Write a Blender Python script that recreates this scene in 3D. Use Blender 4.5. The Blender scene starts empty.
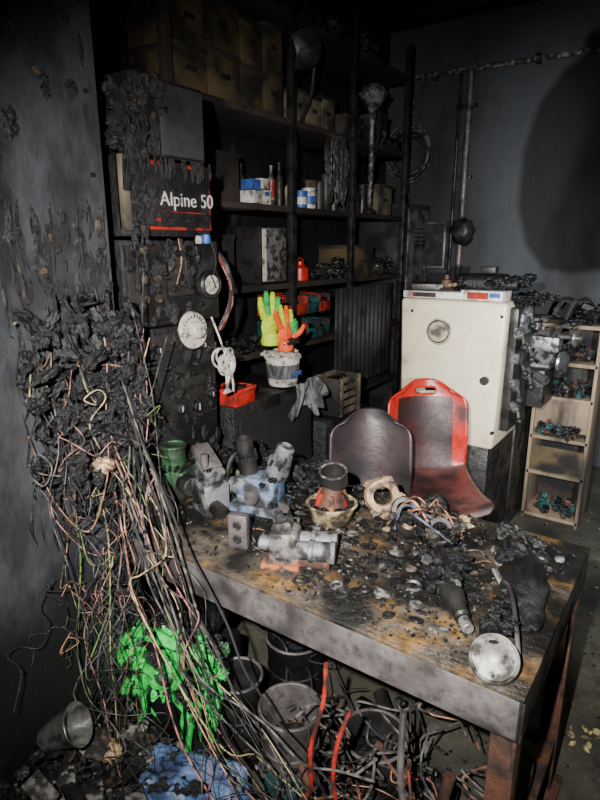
import bpy, bmesh, math, random
from mathutils import Vector, Matrix, Euler, noise
R=random.Random(7)
pi=math.pi
# ---------------------------------------------------------------- materials
def mat(name,c1,c2=(.006,.006,.007),rough=.6,metal=0,scale=6,thr=.5,soft=.08,bump=.3,c3=None,thr3=.62,scale3=14,bscale=40,stretch=(1,1,1),rough2=None,var=.35):
    m=bpy.data.materials.new(name); m.use_nodes=True
    n=m.node_tree.nodes; l=m.node_tree.links
    p=n['Principled BSDF']
    tc=n.new('ShaderNodeTexCoord'); mp=n.new('ShaderNodeMapping'); mp.inputs['Scale'].default_value=stretch
    l.new(tc.outputs['Object'],mp.inputs[0])
    def nz(sc,det=8,ro=.6):
        t=n.new('ShaderNodeTexNoise'); t.inputs['Scale'].default_value=sc; t.inputs['Detail'].default_value=det; t.inputs['Roughness'].default_value=ro
        l.new(mp.outputs[0],t.inputs['Vector']); return t
    def ramp(src,a,b):
        r=n.new('ShaderNodeMapRange'); r.interpolation_type='SMOOTHSTEP'
        r.inputs['From Min'].default_value=a; r.inputs['From Max'].default_value=b
        l.new(src,r.inputs['Value']); return r.outputs['Result']
    def mix(f,a,b,mode='MIX'):
        x=n.new('ShaderNodeMix'); x.data_type='RGBA'; x.blend_type=mode
        if isinstance(f,float): x.inputs[0].default_value=f
        else: l.new(f,x.inputs[0])
        for i,v in ((6,a),(7,b)):
            if isinstance(v,tuple): x.inputs[i].default_value=(*v,1)
            else: l.new(v,x.inputs[i])
        return x.outputs[2]
    base=c1
    vn=nz(scale*4,6)
    vr=n.new('ShaderNodeMapRange'); vr.inputs['From Min'].default_value=.3; vr.inputs['From Max'].default_value=.7
    vr.inputs['To Min'].default_value=1-var; vr.inputs['To Max'].default_value=1+var*.6
    l.new(vn.outputs[0],vr.inputs['Value'])
    if c3:
        base=mix(ramp(nz(scale3).outputs[0],thr3-soft,thr3+soft),c1,c3)
    f=ramp(nz(scale).outputs[0],thr-soft,thr+soft)
    col=mix(f,base,c2)
    mm=n.new('ShaderNodeVectorMath'); mm.operation='MULTIPLY'
    l.new(col,mm.inputs[0]); l.new(vr.outputs[0],mm.inputs[1])
    l.new(mm.outputs[0],p.inputs['Base Color'])
    p.inputs['Metallic'].default_value=metal
    rr=n.new('ShaderNodeMapRange'); rr.inputs['To Min'].default_value=rough; rr.inputs['To Max'].default_value=rough2 if rough2 is not None else min(.9,rough+.25)
    l.new(f,rr.inputs['Value']); l.new(rr.outputs[0],p.inputs['Roughness'])
    if bump:
        b=n.new('ShaderNodeBump'); b.inputs['Strength'].default_value=bump; b.inputs['Distance'].default_value=.01
        l.new(nz(bscale,6,.7).outputs[0],b.inputs['Height']); l.new(b.outputs[0],p.inputs['Normal'])
    return m
SOOT=(.004,.004,.005)
m_black=mat('charred_black',(.007,.007,.008),(.018,.018,.020),rough=.42,bump=.8,thr=.58)
m_char=mat('charcoal_crust',(.006,.006,.007),(.026,.025,.024),rough=.26,bump=1.0,thr=.64,bscale=70,scale=18)
m_ash=mat('grey_ash',(.22,.21,.19),(.025,.025,.025),rough=.9,thr=.47,scale=34,bump=.8)
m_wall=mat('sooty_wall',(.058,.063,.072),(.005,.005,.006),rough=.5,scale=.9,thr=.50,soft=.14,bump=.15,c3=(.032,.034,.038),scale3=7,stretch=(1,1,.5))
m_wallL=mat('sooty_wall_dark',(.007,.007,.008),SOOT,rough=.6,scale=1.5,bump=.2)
m_ceil=mat('sooty_ceiling',(.011,.011,.012),(.004,.004,.004),rough=.7,scale=1.3,bump=.2)
m_floor=mat('scorched_concrete',(.085,.083,.062),(.020,.020,.016),rough=.5,scale=2.5,thr=.53,soft=.15,bump=.4,c3=(.13,.12,.09),scale3=40,bscale=80,var=.6)
m_part=mat('scorched_panel_paint',(.058,.061,.068),(.005,.005,.005),rough=.42,scale=2.9,thr=.50,soft=.07,bump=.4,c3=(.030,.032,.036),scale3=6,thr3=.5,stretch=(1,1,.5))
m_rustdrip=mat('melted_brown_residue',(.085,.058,.034),(.007,.006,.006),rough=.28,scale=40,thr=.43,bump=1)
m_table=mat('scorched_table_top',(.088,.072,.056),(.008,.008,.007),rough=.28,scale=6.8,thr=.50,soft=.06,bump=.9,c3=(.20,.11,.035),scale3=6.3,thr3=.54,bscale=38,rough2=.42,var=.9)
m_steel=mat('scorched_steel',(.155,.14,.138),(.033,.030,.028),rough=.42,metal=.35,scale=9,thr=.54,bump=.35,c3=(.17,.11,.09),scale3=5,var=.6)
m_dsteel=mat('dark_steel',(.045,.043,.041),(.008,.008,.008),rough=.38,metal=.5,scale=12,thr=.53,bump=.3)
m_rust=mat('rusted_steel',(.11,.048,.03),(.018,.013,.010),rough=.6,metal=.2,scale=14,thr=.53,bump=.5)
m_alu=mat('aluminium_sooty',(.30,.29,.27),(.040,.036,.032),rough=.40,metal=.5,scale=28,thr=.52,bump=.4)
m_grey=mat('grey_cast_metal',(.205,.21,.22),(.025,.025,.025),rough=.46,metal=.25,scale=26,thr=.51,bump=.5)
m_bluegrey=mat('blue_pump_paint',(.12,.19,.31),(.025,.028,.033),rough=.5,scale=24,thr=.50,bump=.4,c3=(.24,.26,.30),scale3=18,thr3=.5)
m_orange=mat('heat_rust_orange',(.38,.12,.04),(.05,.025,.018),rough=.7,scale=26,thr=.49,bump=.6)
m_white=mat('off_white_plastic',(.60,.57,.52),(.12,.105,.09),rough=.4,scale=20,thr=.57,bump=.1)
m_cup=mat('yellowed_cup',(.48,.41,.23),(.05,.04,.025),rough=.4,scale=26,thr=.51,bump=.3)
m_cream=mat('cream_machine_paint',(.70,.62,.44),(.28,.22,.14),rough=.35,scale=4.5,thr=.64,soft=.1,bump=.05,var=.14)
m_cream2=mat('cream_trim',(.42,.37,.26),(.07,.06,.045),rough=.4,scale=16,thr=.56)
m_red=mat('red_plastic',(.48,.022,.014),(.06,.008,.008),rough=.3,scale=8,thr=.60,bump=.1)
m_hose=mat('red_hose_rubber',(.38,.03,.02),(.035,.010,.008),rough=.4,scale=18,thr=.50,bump=.3)
m_redd=mat('red_case_paint',(.36,.028,.016),(.012,.007,.007),rough=.35,scale=14,thr=.51,bump=.1)
m_brown=mat('heat_mauve_shell',(.075,.048,.052),(.022,.016,.018),rough=.33,scale=5,thr=.54,bump=.15)
m_inner=mat('charred_red_shell',(.085,.016,.014),(.012,.008,.008),rough=.33,scale=6,thr=.49,soft=.2,bump=.2)
m_seat=mat('smoked_seat',(.13,.042,.036),(.020,.014,.013),rough=.33,scale=6,thr=.52,bump=.2)
m_wood=mat('plywood',(.24,.175,.11),(.03,.024,.018),rough=.7,scale=4,thr=.53,bump=.2,stretch=(1,1,.3))
m_woodd=mat('smoked_timber',(.038,.029,.023),(.006,.005,.005),rough=.7,scale=4,thr=.50,bump=.3)
m_card=mat('smoked_cardboard',(.095,.068,.028),(.009,.007,.006),rough=.8,scale=5,thr=.48,soft=.10,bump=.25)
m_card2=mat('beige_carton',(.16,.13,.085),(.022,.019,.015),rough=.85,scale=7,thr=.50,soft=.12)
m_green=mat('melted_green_plastic',(.025,.55,.08),(.008,.03,.010),rough=.3,scale=11,thr=.56,soft=.03,bump=.6)
m_gcase=mat('dark_green_housing',(.025,.085,.032),(.008,.010,.008),rough=.4,scale=13,thr=.5,bump=.5)
m_teal=mat('teal_bin',(.015,.09,.09),SOOT,rough=.45,scale=10,thr=.50)
m_blue=mat('blue_container_plastic',(.07,.13,.26),(.012,.022,.06),rough=.22,scale=10,thr=.50,bump=1.0,c3=(.26,.32,.45),scale3=16,thr3=.58)
m_bluec=mat('blue_label',(.04,.10,.38),(.02,.04,.1),rough=.4,scale=20,thr=.58)
m_yel=mat('hi_vis_yellow',(.50,.70,.02),(.16,.20,.02),rough=.6,scale=20,thr=.66)
m_orgl=mat('hi_vis_orange',(.85,.10,.02),(.25,.03,.01),rough=.6,scale=20,thr=.66)
m_grn=mat('bright_green_fabric',(.02,.40,.09),(.01,.10,.03),rough=.7,scale=20,thr=.62)
m_rag=mat('striped_rag',(.15,.16,.155),(.035,.037,.04),rough=.9,scale=30,thr=.5,bump=.6,stretch=(1,3,.4))
m_text=mat('white_print',(.48,.46,.43),(.10,.10,.10),rough=.5,scale=40,thr=.56,bump=0)
m_dial=mat('dial_face',(.48,.45,.39),(.10,.09,.08),rough=.35,scale=34,thr=.56,bump=.1)
m_curt=mat('corrugated_grey',(.045,.045,.045),(.009,.009,.009),rough=.5,metal=.2,scale=5,thr=.51,bump=.2)
m_chrome=mat('worn_chrome',(.58,.58,.56),(.10,.10,.10),rough=.22,metal=.9,scale=24,thr=.55,bump=.1)
m_brass=mat('tan_brass',(.46,.31,.18),(.08,.055,.04),rough=.45,metal=.3,scale=25,thr=.54,bump=.5)
WIRE=[mat('wire_char',(.022,.020,.018),(.007,.007,.007),scale=30,rough=.5),
      mat('wire_grey',(.14,.13,.12),(.022,.022,.022),scale=28,thr=.49,rough=.6),
      mat('wire_copper',(.42,.21,.12),(.045,.027,.02),scale=28,thr=.52,rough=.45,metal=.4),
      mat('wire_pink',(.48,.20,.17),(.05,.03,.026),scale=28,thr=.52,rough=.6),
      mat('wire_greenyellow',(.20,.30,.06),(.03,.05,.02),scale=28,thr=.52,rough=.6),
      mat('wire_yellow',(.46,.38,.18),(.05,.045,.03),scale=28,thr=.52,rough=.6),
      mat('wire_blue',(.12,.15,.22),(.03,.035,.05),scale=24,thr=.54,rough=.6)]
# ---------------------------------------------------------------- builder
def spline(pts,n=8):
    pts=[Vector(p) for p in pts]
    if len(pts)<3: return pts
    P=[pts[0]*2-pts[1]]+pts+[pts[-1]*2-pts[-2]]
    out=[]
    for i in range(1,len(P)-2):
        a,b,c,d=P[i-1],P[i],P[i+1],P[i+2]
        for k in range(n):
            t=k/n
            out.append(.5*((2*b)+(c-a)*t+(2*a-5*b+4*c-d)*t*t+(3*b-a-3*c+d)*t**3))
    out.append(pts[-1]); return out
def basis(ax):
    ax=Vector(ax).normalized(); h=Vector((0,0,1)) if abs(ax.z)<.9 else Vector((1,0,0))
    u=ax.cross(h).normalized(); return u,ax.cross(u).normalized(),ax
class B:
    def __init__(s,name,loc=(0,0,0),rot=(0,0,0)):
        s.name=name; s.bm=bmesh.new(); s.mats=[]; s.loc=loc; s.rot=rot
    def mi(s,m):
        if m not in s.mats: s.mats.append(m)
        return s.mats.index(m)
    def box(s,c,d,m,rot=(0,0,0),bev=.003,taper=1.0,segs=2):
        t=bmesh.new(); bmesh.ops.create_cube(t,size=1)
        for v in t.verts:
            k=taper if v.co.z>0 else 1
            v.co=Vector((v.co.x*d[0]*k,v.co.y*d[1]*k,v.co.z*d[2]))
        if bev>0:
            bmesh.ops.bevel(t,geom=t.edges[:],offset=min(bev,min(d)*.45),segments=segs,affect='EDGES',profile=.5)
        M=Matrix.Translation(c)@Euler(rot).to_matrix().to_4x4()
        s.add(t,M,m)
    def add(s,t,M,m):
        i=s.mi(m); mp={}
        for v in t.verts: mp[v]=s.bm.verts.new(M@v.co)
        for f in t.faces:
            try: nf=s.bm.faces.new([mp[v] for v in f.verts]); nf.material_index=i
            except ValueError: pass
        t.free()
    def lathe(s,o,ax,prof,m,seg=24,cap=True):
        u,v,w=basis(ax); o=Vector(o); i=s.mi(m); rings=[]
        for r,h in prof:
            if r<1e-5: rings.append([s.bm.verts.new(o+w*h)])
            else: rings.append([s.bm.verts.new(o+w*h+(u*math.cos(2*pi*k/seg)+v*math.sin(2*pi*k/seg))*r) for k in range(seg)])
        for a,b in zip(rings,rings[1:]):
            if len(a)==1 and len(b)==1: continue
            for k in range(seg):
                k2=(k+1)%seg
                if len(a)==1: vs=[a[0],b[k2],b[k]]
                elif len(b)==1: vs=[a[k],a[k2],b[0]]
                else: vs=[a[k],a[k2],b[k2],b[k]]
                s.bm.faces.new(vs).material_index=i
        if cap:
            for r in (rings[0],rings[-1]):
                if len(r)>1: s.bm.faces.new(r).material_index=i
    def cyl(s,p1,p2,r,m,r2=None,seg=20,bev=.0):
        p1=Vector(p1);p2=Vector(p2); L=(p2-p1).length; r2=r if r2 is None else r2
        if bev: prof=[(r-bev,0),(r,bev),(r2,L-bev),(r2-bev,L)]
        else: prof=[(r,0),(r2,L)]
        s.lathe(p1,p2-p1,prof,m,seg)
    def tube(s,pts,r,m,seg=6,n=8,smooth=True,closed=False):
        P=spline(pts,n) if smooth else [Vector(p) for p in pts]
        N=len(P); rad=r if isinstance(r,(list,tuple)) else None; i=s.mi(m)
        T=[(P[min(k+1,N-1)]-P[max(k-1,0)]).normalized() for k in range(N)]
        u,_,_=basis(T[0]); rings=[]
        for k in range(N):
            u=(u-T[k]*u.dot(T[k]))
            if u.length<1e-6: u=basis(T[k])[0]
            u.normalize(); v=T[k].cross(u)
            if rad:
                x=k/(N-1)*(len(rad)-1); a=int(min(x,len(rad)-2)); rr=rad[a]+(rad[a+1]-rad[a])*(x-a)
            else: rr=r
            rings.append([s.bm.verts.new(P[k]+(u*math.cos(2*pi*j/seg)+v*math.sin(2*pi*j/seg))*rr) for j in range(seg)])
        for a,b in zip(rings,rings[1:]):
            for j in range(seg):
                s.bm.faces.new([a[j],a[(j+1)%seg],b[(j+1)%seg],b[j]]).material_index=i
        s.bm.faces.new(rings[0][::-1]).material_index=i; s.bm.faces.new(rings[-1]).material_index=i
        return P
    def torus(s,c,ax,Rr,r,m,seg=24,seg2=8,a0=0,a1=2*pi):
        u,v,w=basis(ax); c=Vector(c)
        n=seg; pts=[c+(u*math.cos(a0+(a1-a0)*k/n)+v*math.sin(a0+(a1-a0)*k/n))*Rr for k in range(n+1)]
        s.tube(pts,r,m,seg=seg2,smooth=False)
    def lump(s,c,r,m,amp=.35,seed=0,sub=3,freq=2.2,rot=(0,0,0)):
        t=bmesh.new(); bmesh.ops.create_icosphere(t,subdivisions=sub,radius=1)
        off=Vector((seed*7.31,seed*3.17,seed*1.7))
        for v in t.verts:
            d=noise.fractal(v.co*freq+off,1.0,2.0,3)
            v.co=v.co*max(.25,1+amp*d*1.3)
        M=Matrix.Translation(c)@Euler(rot).to_matrix().to_4x4()@Matrix.Diagonal((*r,1))
        s.add(t,M,m)
    def shard(s,c,sz,m,rr):
        k=rr.randint(4,6); a0=rr.uniform(0,6.28)
        E=Euler((rr.uniform(-.7,.7),rr.uniform(-.7,.7),a0)).to_matrix()
        th=sz*.18; pts=[]
        for j in range(k):
            q=sz*rr.uniform(.5,1.1); a=2*pi*j/k
            pts.append(Vector((math.cos(a)*q,math.sin(a)*q*.7,0)))
        i=s.mi(m)
        top=[s.bm.verts.new(Vector(c)+E@(p+Vector((0,0,th)))) for p in pts]
        bot=[s.bm.verts.new(Vector(c)+E@(p-Vector((0,0,th)))) for p in pts]
        s.bm.faces.new(top).material_index=i; s.bm.faces.new(bot[::-1]).material_index=i
        for j in range(k):
            s.bm.faces.new([top[j],bot[j],bot[(j+1)%k],top[(j+1)%k]]).material_index=i
    def grid(s,f,nu,nv,m,skip=None,mf=None):
        V=[[s.bm.verts.new(f(i/nu,j/nv)) for j in range(nv+1)] for i in range(nu+1)]
        for i in range(nu):
            for j in range(nv):
                if skip and skip((i+.5)/nu,(j+.5)/nv): continue
                mm=mf((i+.5)/nu,(j+.5)/nv) if mf else m
                s.bm.faces.new([V[i][j],V[i+1][j],V[i+1][j+1],V[i][j+1]]).material_index=s.mi(mm)
    def text(s,txt,size,M,m,ext=.001):
        c=bpy.data.curves.new('tmp','FONT'); c.body=txt; c.size=size; c.extrude=ext
        o=bpy.data.objects.new('tmp',c); bpy.context.collection.objects.link(o)
        bpy.context.view_layer.update()
        me=bpy.data.meshes.new_from_object(o.evaluated_get(bpy.context.evaluated_depsgraph_get()))
        t=bmesh.new(); t.from_mesh(me); s.add(t,M,m)
        bpy.data.objects.remove(o); bpy.data.curves.remove(c); bpy.data.meshes.remove(me)
    def done(s,solid=0,sub=0,angle=38,recalc=True):
        if recalc: bmesh.ops.recalc_face_normals(s.bm,faces=s.bm.faces[:])
        me=bpy.data.meshes.new(s.name); s.bm.to_mesh(me); s.bm.free()
        for m in s.mats: me.materials.append(m)
        for p in me.polygons: p.use_smooth=True
        me.set_sharp_from_angle(angle=math.radians(angle))
        o=bpy.data.objects.new(s.name,me); bpy.context.collection.objects.link(o)
        o.location=s.loc; o.rotation_euler=s.rot
        if solid:
            md=o.modifiers.new('s','SOLIDIFY'); md.thickness=solid; md.offset=0
        return o
FX=Matrix(((0,0,1,0),(1,0,0,0),(0,1,0,0),(0,0,0,1)))
def TX(p): return Matrix.Translation(p)@FX
u=R.uniform
# ---------------------------------------------------------------- room
def slab(name,lo,hi,m):
    b=B(name); c=[(a+d)/2 for a,d in zip(lo,hi)]; d=[d-a for a,d in zip(lo,hi)]
    b.box(c,d,m,bev=0); return b.done()
slab('floor',(-2.45,-1.6,-.1),(1.8,4.75,0),m_floor)
slab('ceiling',(-2.45,-1.6,3.2),(1.8,4.75,3.3),m_ceil)
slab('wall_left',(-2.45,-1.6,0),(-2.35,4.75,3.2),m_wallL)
slab('wall_back',(-2.35,4.6,0),(1.8,4.7,3.2),m_wall)
slab('wall_right',(1.7,-1.6,0),(1.8,4.6,3.2),m_wall)
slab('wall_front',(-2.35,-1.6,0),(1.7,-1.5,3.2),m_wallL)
b=B('ceiling_beam')
b.box((-.1,3.9,3.11),(3.4,.10,.18),m_black); b.box((-.25,2.9,3.12),(.09,3.2,.16),m_black); b.done()
b=B('wall_conduit')
b.cyl((-2.2,4.56,2.85),(.8,4.56,2.80),.018,m_ash)
for x in (-1.95,-1.2,-.5): b.box((x,4.575,2.838),(.03,.05,.06),m_dsteel)
b.done()
b=B('wall_pipe')
b.cyl((-1.66,4.55,1.35),(-1.66,4.55,2.82),.024,m_steel); b.cyl((-1.74,4.56,1.35),(-1.74,4.56,2.82),.012,m_dsteel)
for z in (1.6,2.1,2.6): b.box((-1.69,4.58,z),(.15,.04,.025),m_dsteel)
b.lump((-1.62,4.48,1.70),(.09,.07,.10),m_dsteel,amp=.15,seed=3)
b.done()
b=B('electrical_panel')
b.box((-1.86,4.55,1.60),(.20,.10,.36),m_steel,bev=.008); b.box((-1.86,4.495,1.60),(.17,.01,.32),m_curt); b.cyl((-1.80,4.49,1.6),(-1.80,4.47,1.6),.01,m_dsteel)
b.done()
b=B('hanging_cable_coil')
for k in range(9):
    b.torus((-2.08+u(-.03,.03),4.50-k*.008,2.30+u(-.05,.05)),(u(-.1,.1),1,u(-.1,.1)),u(.14,.22),.007,WIRE[k%2],seg=20,seg2=5)
b.tube([(-2.08,4.5,2.5),(-2.08,4.5,2.7),(-2.04,4.55,2.83)],.006,WIRE[1])
b.tube([(-2.1,4.45,2.1),(-2.0,4.44,1.75),(-1.92,4.45,1.5),(-1.88,4.46,1.2)],.008,WIRE[0])
b.done()
# ---------------------------------------------------------------- partition + char
b=B('wall_partition')
b.box((-1.335,.03,1.6),(.05,1.94,3.2),m_part,bev=.004)
for z in [.25+.19*i for i in range(15)]:
    b.cyl((-1.31,.965,z),(-1.304,.965,z),.006,m_dsteel,seg=8)
for i in range(130):
    y=u(.70,.99); z=u(.85,1.72); L=u(.03,.16)
    b.tube([(-1.309,y,z),(-1.305,y+u(-.01,.01),z-L*.5),(-1.307,y+u(-.01,.01),z-L)],[.001,u(.003,.007),.003,.001],R.choice([m_char,m_rustdrip,m_char,m_char,m_char,m_black]),seg=6,n=4)
for i in range(110):
    y=u(.72,.99); z=u(1.15,1.70) if i<90 else u(1.9,2.35)
    b.lump((-1.308,y,z),(.004,u(.004,.014),u(.008,.035)),R.choice([m_char,m_rustdrip,m_char,m_char,m_black]),amp=.5,seed=i,sub=3)
for (y,z,a,c) in ((.80,2.10,.018,.03),(.86,2.30,.012,.04),(.93,2.22,.02,.025),(.76,1.86,.02,.03)):
    b.lump((-1.308,y,z),(.006,a,c),m_black,amp=.4,seed=int(z*100),sub=4)
b.done()
b=B('charred_insulation')
for i in range(150):
    t=u(0,1)**.8; y=.68+.33*t; z=1.0+.46*u(0,1)*(1-.1*t)
    b.lump((-1.262+min(.09,abs(R.gauss(0,.028))),y,z),(u(.010,.022),u(.012,.034),u(.008,.024)),R.choice([m_char,m_char,m_char,m_black]),amp=.5,seed=i,sub=3,freq=2.0,rot=(u(0,3),0,0))
for i in range(60):
    p=Vector((-1.275+u(0,.05),u(.68,1.02),u(.92,1.5)))
    b.tube([p,p+Vector((u(-.0,.03),u(-.03,.03),u(-.05,.02))),p+Vector((u(-.0,.04),u(-.05,.05),u(-.10,.02)))],[u(.004,.009),u(.003,.006),u(.004,.009),u(.001,.004)],m_char,seg=7,n=4)
for i in range(60):
    b.shard((-1.25+u(-.03,.07),u(.68,1.03),u(.95,1.48)),u(.003,.008),R.choice([m_char,m_char,m_rustdrip,m_ash]),R)
for i in range(36):
    b.lump((-1.272+u(0,.05),u(.86,1.03),u(.55,1.0)),(u(.008,.02),u(.008,.02),u(.015,.045)),m_char,amp=.5,seed=i+90,sub=3)
b.lump((-1.22,.855,1.05),(.028,.024,.022),m_brass,amp=.4,seed=4,sub=3)
b.done()
# ---------------------------------------------------------------- wiring
b=B('burnt_wiring_harness')
def wc():
    return WIRE[R.choices(range(7),[10,7,3.6,3.4,.6,1.8,.3])[0]]
def clampx(v):
    if v.y<1.02: v.x=max(v.x,-1.300)
    if v.z<.82 and v.x<-.16 and v.z>.60: v.y=min(v.y,.935)
    v.z=max(v.z,.006)
    return v
def wander(P,a):
    return [clampx(Vector(p)+Vector((u(-a,a),u(-a,a)*.7,u(-a,a)))) for p in P]
def dens(P,a):
    Q=[]
    for p,q in zip(P,P[1:]):
        p,q=Vector(p),Vector(q); Q+= [p,(p+q)*.5+Vector((u(-a,a),u(-a,a),u(-a,a)))]
    return Q+[Vector(P[-1])]
def knots(P,r,n):
    for k in range(n):
        p=P[R.randrange(len(P))]; b.lump(p,(r*u(1.5,3.2),r*u(1.5,3.2),r*u(2,5)),m_char,amp=.5,seed=R.randrange(999),sub=2)
for i in range(17):
    P=[(-1.27+u(-.03,.05),u(.90,1.08),u(1.0,1.5)),(-1.22+u(-.03,.06),u(.90,1.0),u(.95,1.2)),(-1.12+u(-.08,.12),.90+u(-.06,.03),u(.80,1.0)),(-.98+u(-.14,.14),.88+u(-.06,.02),u(.55,.82)),(-.85+u(-.18,.18),.87+u(-.08,.03),u(.30,.62)),(-.72+u(-.22,.25),.88+u(-.1,.1),u(.12,.45)),(-.58+u(-.3,.25),.92+u(-.15,.1),u(.01,.25))]
    r=u(.0008,.0022); Q=b.tube(wander(dens(P,.020),.014),r,wc(),seg=5,n=5); knots(Q,r,R.randrange(4))
for i in range(20):
    x=-1.28+u(0,.07); y=u(.72,1.0)
    P=[(x,y,u(.95,1.3)),(x+u(-.01,.05),y+u(-.04,.03),u(.85,1.0)),(x+u(-.02,.08),.86+u(-.14,.06),u(.66,.82)),(x+u(-.03,.14),.84+u(-.14,.08),u(.45,.62)),(x+u(-.04,.20),.84+u(-.14,.08),u(.22,.40)),(x+u(-.1,.32),.84+u(-.14,.12),u(.01,.08))]
    r=u(.0007,.0017); Q=b.tube(wander(dens(P,.030),.020),r,wc(),seg=5,n=5); knots(Q,r,R.randrange(5))
for i in range(55):
    p=Vector((-1.27+u(0,.07),u(.68,1.0),u(.6,1.35))); pts=[p.copy()]
    for k in range(7):
        p=p+Vector((u(-.03,.035),u(-.05,.05),u(-.08,.04))); p.x=min(-1.12,max(p.x,-1.30)); pts.append(p.copy())
    r=u(.0007,.0016); Q=b.tube([clampx(q) for q in pts],r,wc(),seg=5,n=7); knots(Q,r,R.randrange(3))
for i in range(6):
    b.tube(wander([(-1.29+u(0,.02),1.03+u(0,.03),1.20+u(0,.35)),(-1.29+u(-.01,.02),1.03+u(-.01,.03),1.1),(-1.27+u(-.02,.03),1.01+u(-.03,.03),.95),(-1.25+u(-.02,.04),.93,.80)],.012),u(.001,.002),wc(),seg=5)
b.tube(dens([(-1.24,.93,1.32),(-1.16,.93,1.12),(-1.02,.90,.90),(-.92,.88,.70),(-.80,.88,.52),(-.62,.90,.42),(-.45,.93,.45)],.006),.0028,WIRE[1],n=8)
b.tube(dens([(-1.24,.95,1.22),(-1.13,.92,1.02),(-1.02,.90,.84),(-.93,.88,.62),(-.84,.87,.40),(-.70,.90,.20)],.006),.0034,WIRE[0],n=8)
b.tube(dens([(-1.22,.88,.98),(-1.15,.86,.72),(-1.06,.86,.50),(-.98,.85,.30),(-.85,.86,.15)],.008),.0026,WIRE[3],n=8)
b.tube(dens([(-1.23,.90,1.05),(-1.12,.89,.88),(-1.03,.88,.72),(-.97,.86,.55),(-.93,.87,.38)],.008),.0026,WIRE[2],n=8)
b.tube(dens([(-1.20,.93,1.18),(-1.05,.91,.98),(-.90,.89,.80),(-.78,.88,.62),(-.70,.90,.50),(-.55,.92,.38),(-.42,.95,.36)],.008),.0030,WIRE[0],n=8)
b.tube(dens([(-1.25,.85,1.0),(-1.20,.83,.75),(-1.19,.80,.5),(-1.22,.82,.3),(-1.18,.8,.02)],.010),.0016,WIRE[5],n=8)
b.tube(dens([(-1.27,.80,1.1),(-1.25,.78,.8),(-1.28,.76,.5),(-1.29,.8,.2),(-1.27,.85,.02)],.010),.0016,WIRE[4],n=8)
b.tube([(-1.28,.70,1.16),(-1.24,.72,1.0),(-1.20,.78,.9),(-1.19,.84,1.02),(-1.25,.9,1.12)],.0018,WIRE[2],n=12)
b.done()
# ---------------------------------------------------------------- workbench
b=B('steel_workbench')
x0,x1,y0,y1=-1.95,-.166,.953,1.62
b.box(((x0+x1)/2,(y0+y1)/2,.794),(x1-x0,y1-y0,.012),m_table,bev=.002)
b.box(((x0+x1)/2,y0+.006,.742),(x1-x0,.012,.092),m_steel,bev=.003)
b.box(((x0+x1)/2,y0+.03,.70),(x1-x0,.05,.010),m_steel,bev=.002)
b.box(((x0+x1)/2,y1-.006,.742),(x1-x0,.012,.092),m_dsteel)
b.box((x1-.006,(y0+y1)/2,.742),(.012,y1-y0,.092),m_dsteel)
b.box((x1-.03,(y0+y1)/2,.70),(.05,y1-y0,.010),m_dsteel)
b.box((x0+.006,(y0+y1)/2,.742),(.012,y1-y0,.092),m_dsteel)
for (lx,ly) in ((x1-.035,y0+.035),(x1-.035,y1-.035),(x0+.04,y0+.04),(x0+.04,y1-.04),(-1.06,y1-.04)):
    b.box((lx,ly,.35),(.055,.008,.70),m_rust); b.box((lx+.024,ly,.35),(.008,.055,.70),m_rust)
    b.box((lx,ly,.006),(.1,.1,.012),m_rust)
b.box((x1-.03,(y0+y1)/2,.18),(.04,y1-y0-.08,.04),m_rust)
b.box(((x0+x1)/2,y1-.05,.18),(x1-x0-.08,.04,.04),m_rust)
b.done()
b=B('ash_and_debris')
for i in range(1800):
    x=u(-1.3,-.19); y=u(.97,1.6)
    if u(0,1)<.4: x=u(-.75,-.25); y=u(1.0,1.55)
    b.shard((x,y,.803),u(.0015,.008),R.choice([m_char,m_char,m_ash,m_char,m_rustdrip,m_dsteel]),R)
for i in range(320):
    x=u(-1.3,-.22); y=u(1.15,1.6)
    b.lump((x,y,.804),(u(.005,.018),u(.005,.018),u(.003,.010)),R.choice([m_char,m_char,m_char,m_ash,m_rustdrip,m_dsteel]),amp=.5,seed=i,sub=2)
for i in range(60):
    x=u(-1.40,-.92); y=u(1.42,1.58)
    b.lump((x,y,.81+u(0,.07)),(u(.015,.04),u(.015,.04),u(.01,.03)),R.choice([m_char,m_char,m_black]),amp=.5,seed=i+300,sub=3)
for i in range(30):
    x=u(-.92,-.28); y=u(1.50,1.59)
    b.lump((x,y,.805+u(0,.02)),(u(.012,.03),u(.012,.03),u(.008,.02)),R.choice([m_char,m_black,m_rustdrip]),amp=.5,seed=i+400,sub=3)
for i in range(55):
    x=-.78+u(0,.45); y=1.02+u(0,.40)
    b.lump((x,y,.802),(u(.008,.024),u(.006,.018),.004),R.choice([m_char,m_ash,m_char,m_dsteel]),amp=.3,seed=i+7,sub=3)
for i in range(40):
    p=Vector((u(-1.3,-.3),u(1.1,1.55),.803)); q=u(0,6.28); L=u(.02,.09)
    b.tube([p,p+Vector((math.cos(q)*L*.5,math.sin(q)*L*.5,u(.002,.012))),p+Vector((math.cos(q+.5)*L,math.sin(q+.5)*L,.001))],u(.001,.0025),R.choice([m_dsteel,m_ash,m_char,WIRE[2]]),seg=5,n=5)
b.done()
b=B('steel_washers')
for i in range(15):
    x=-.74+u(0,.30); y=1.02+u(0,.30)
    b.torus((x,y,.805),(u(-.2,.2),u(-.2,.2),1),u(.009,.016),.004,R.choice([m_ash,m_steel,m_dsteel]),seg=14,seg2=6)
b.done()
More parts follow.
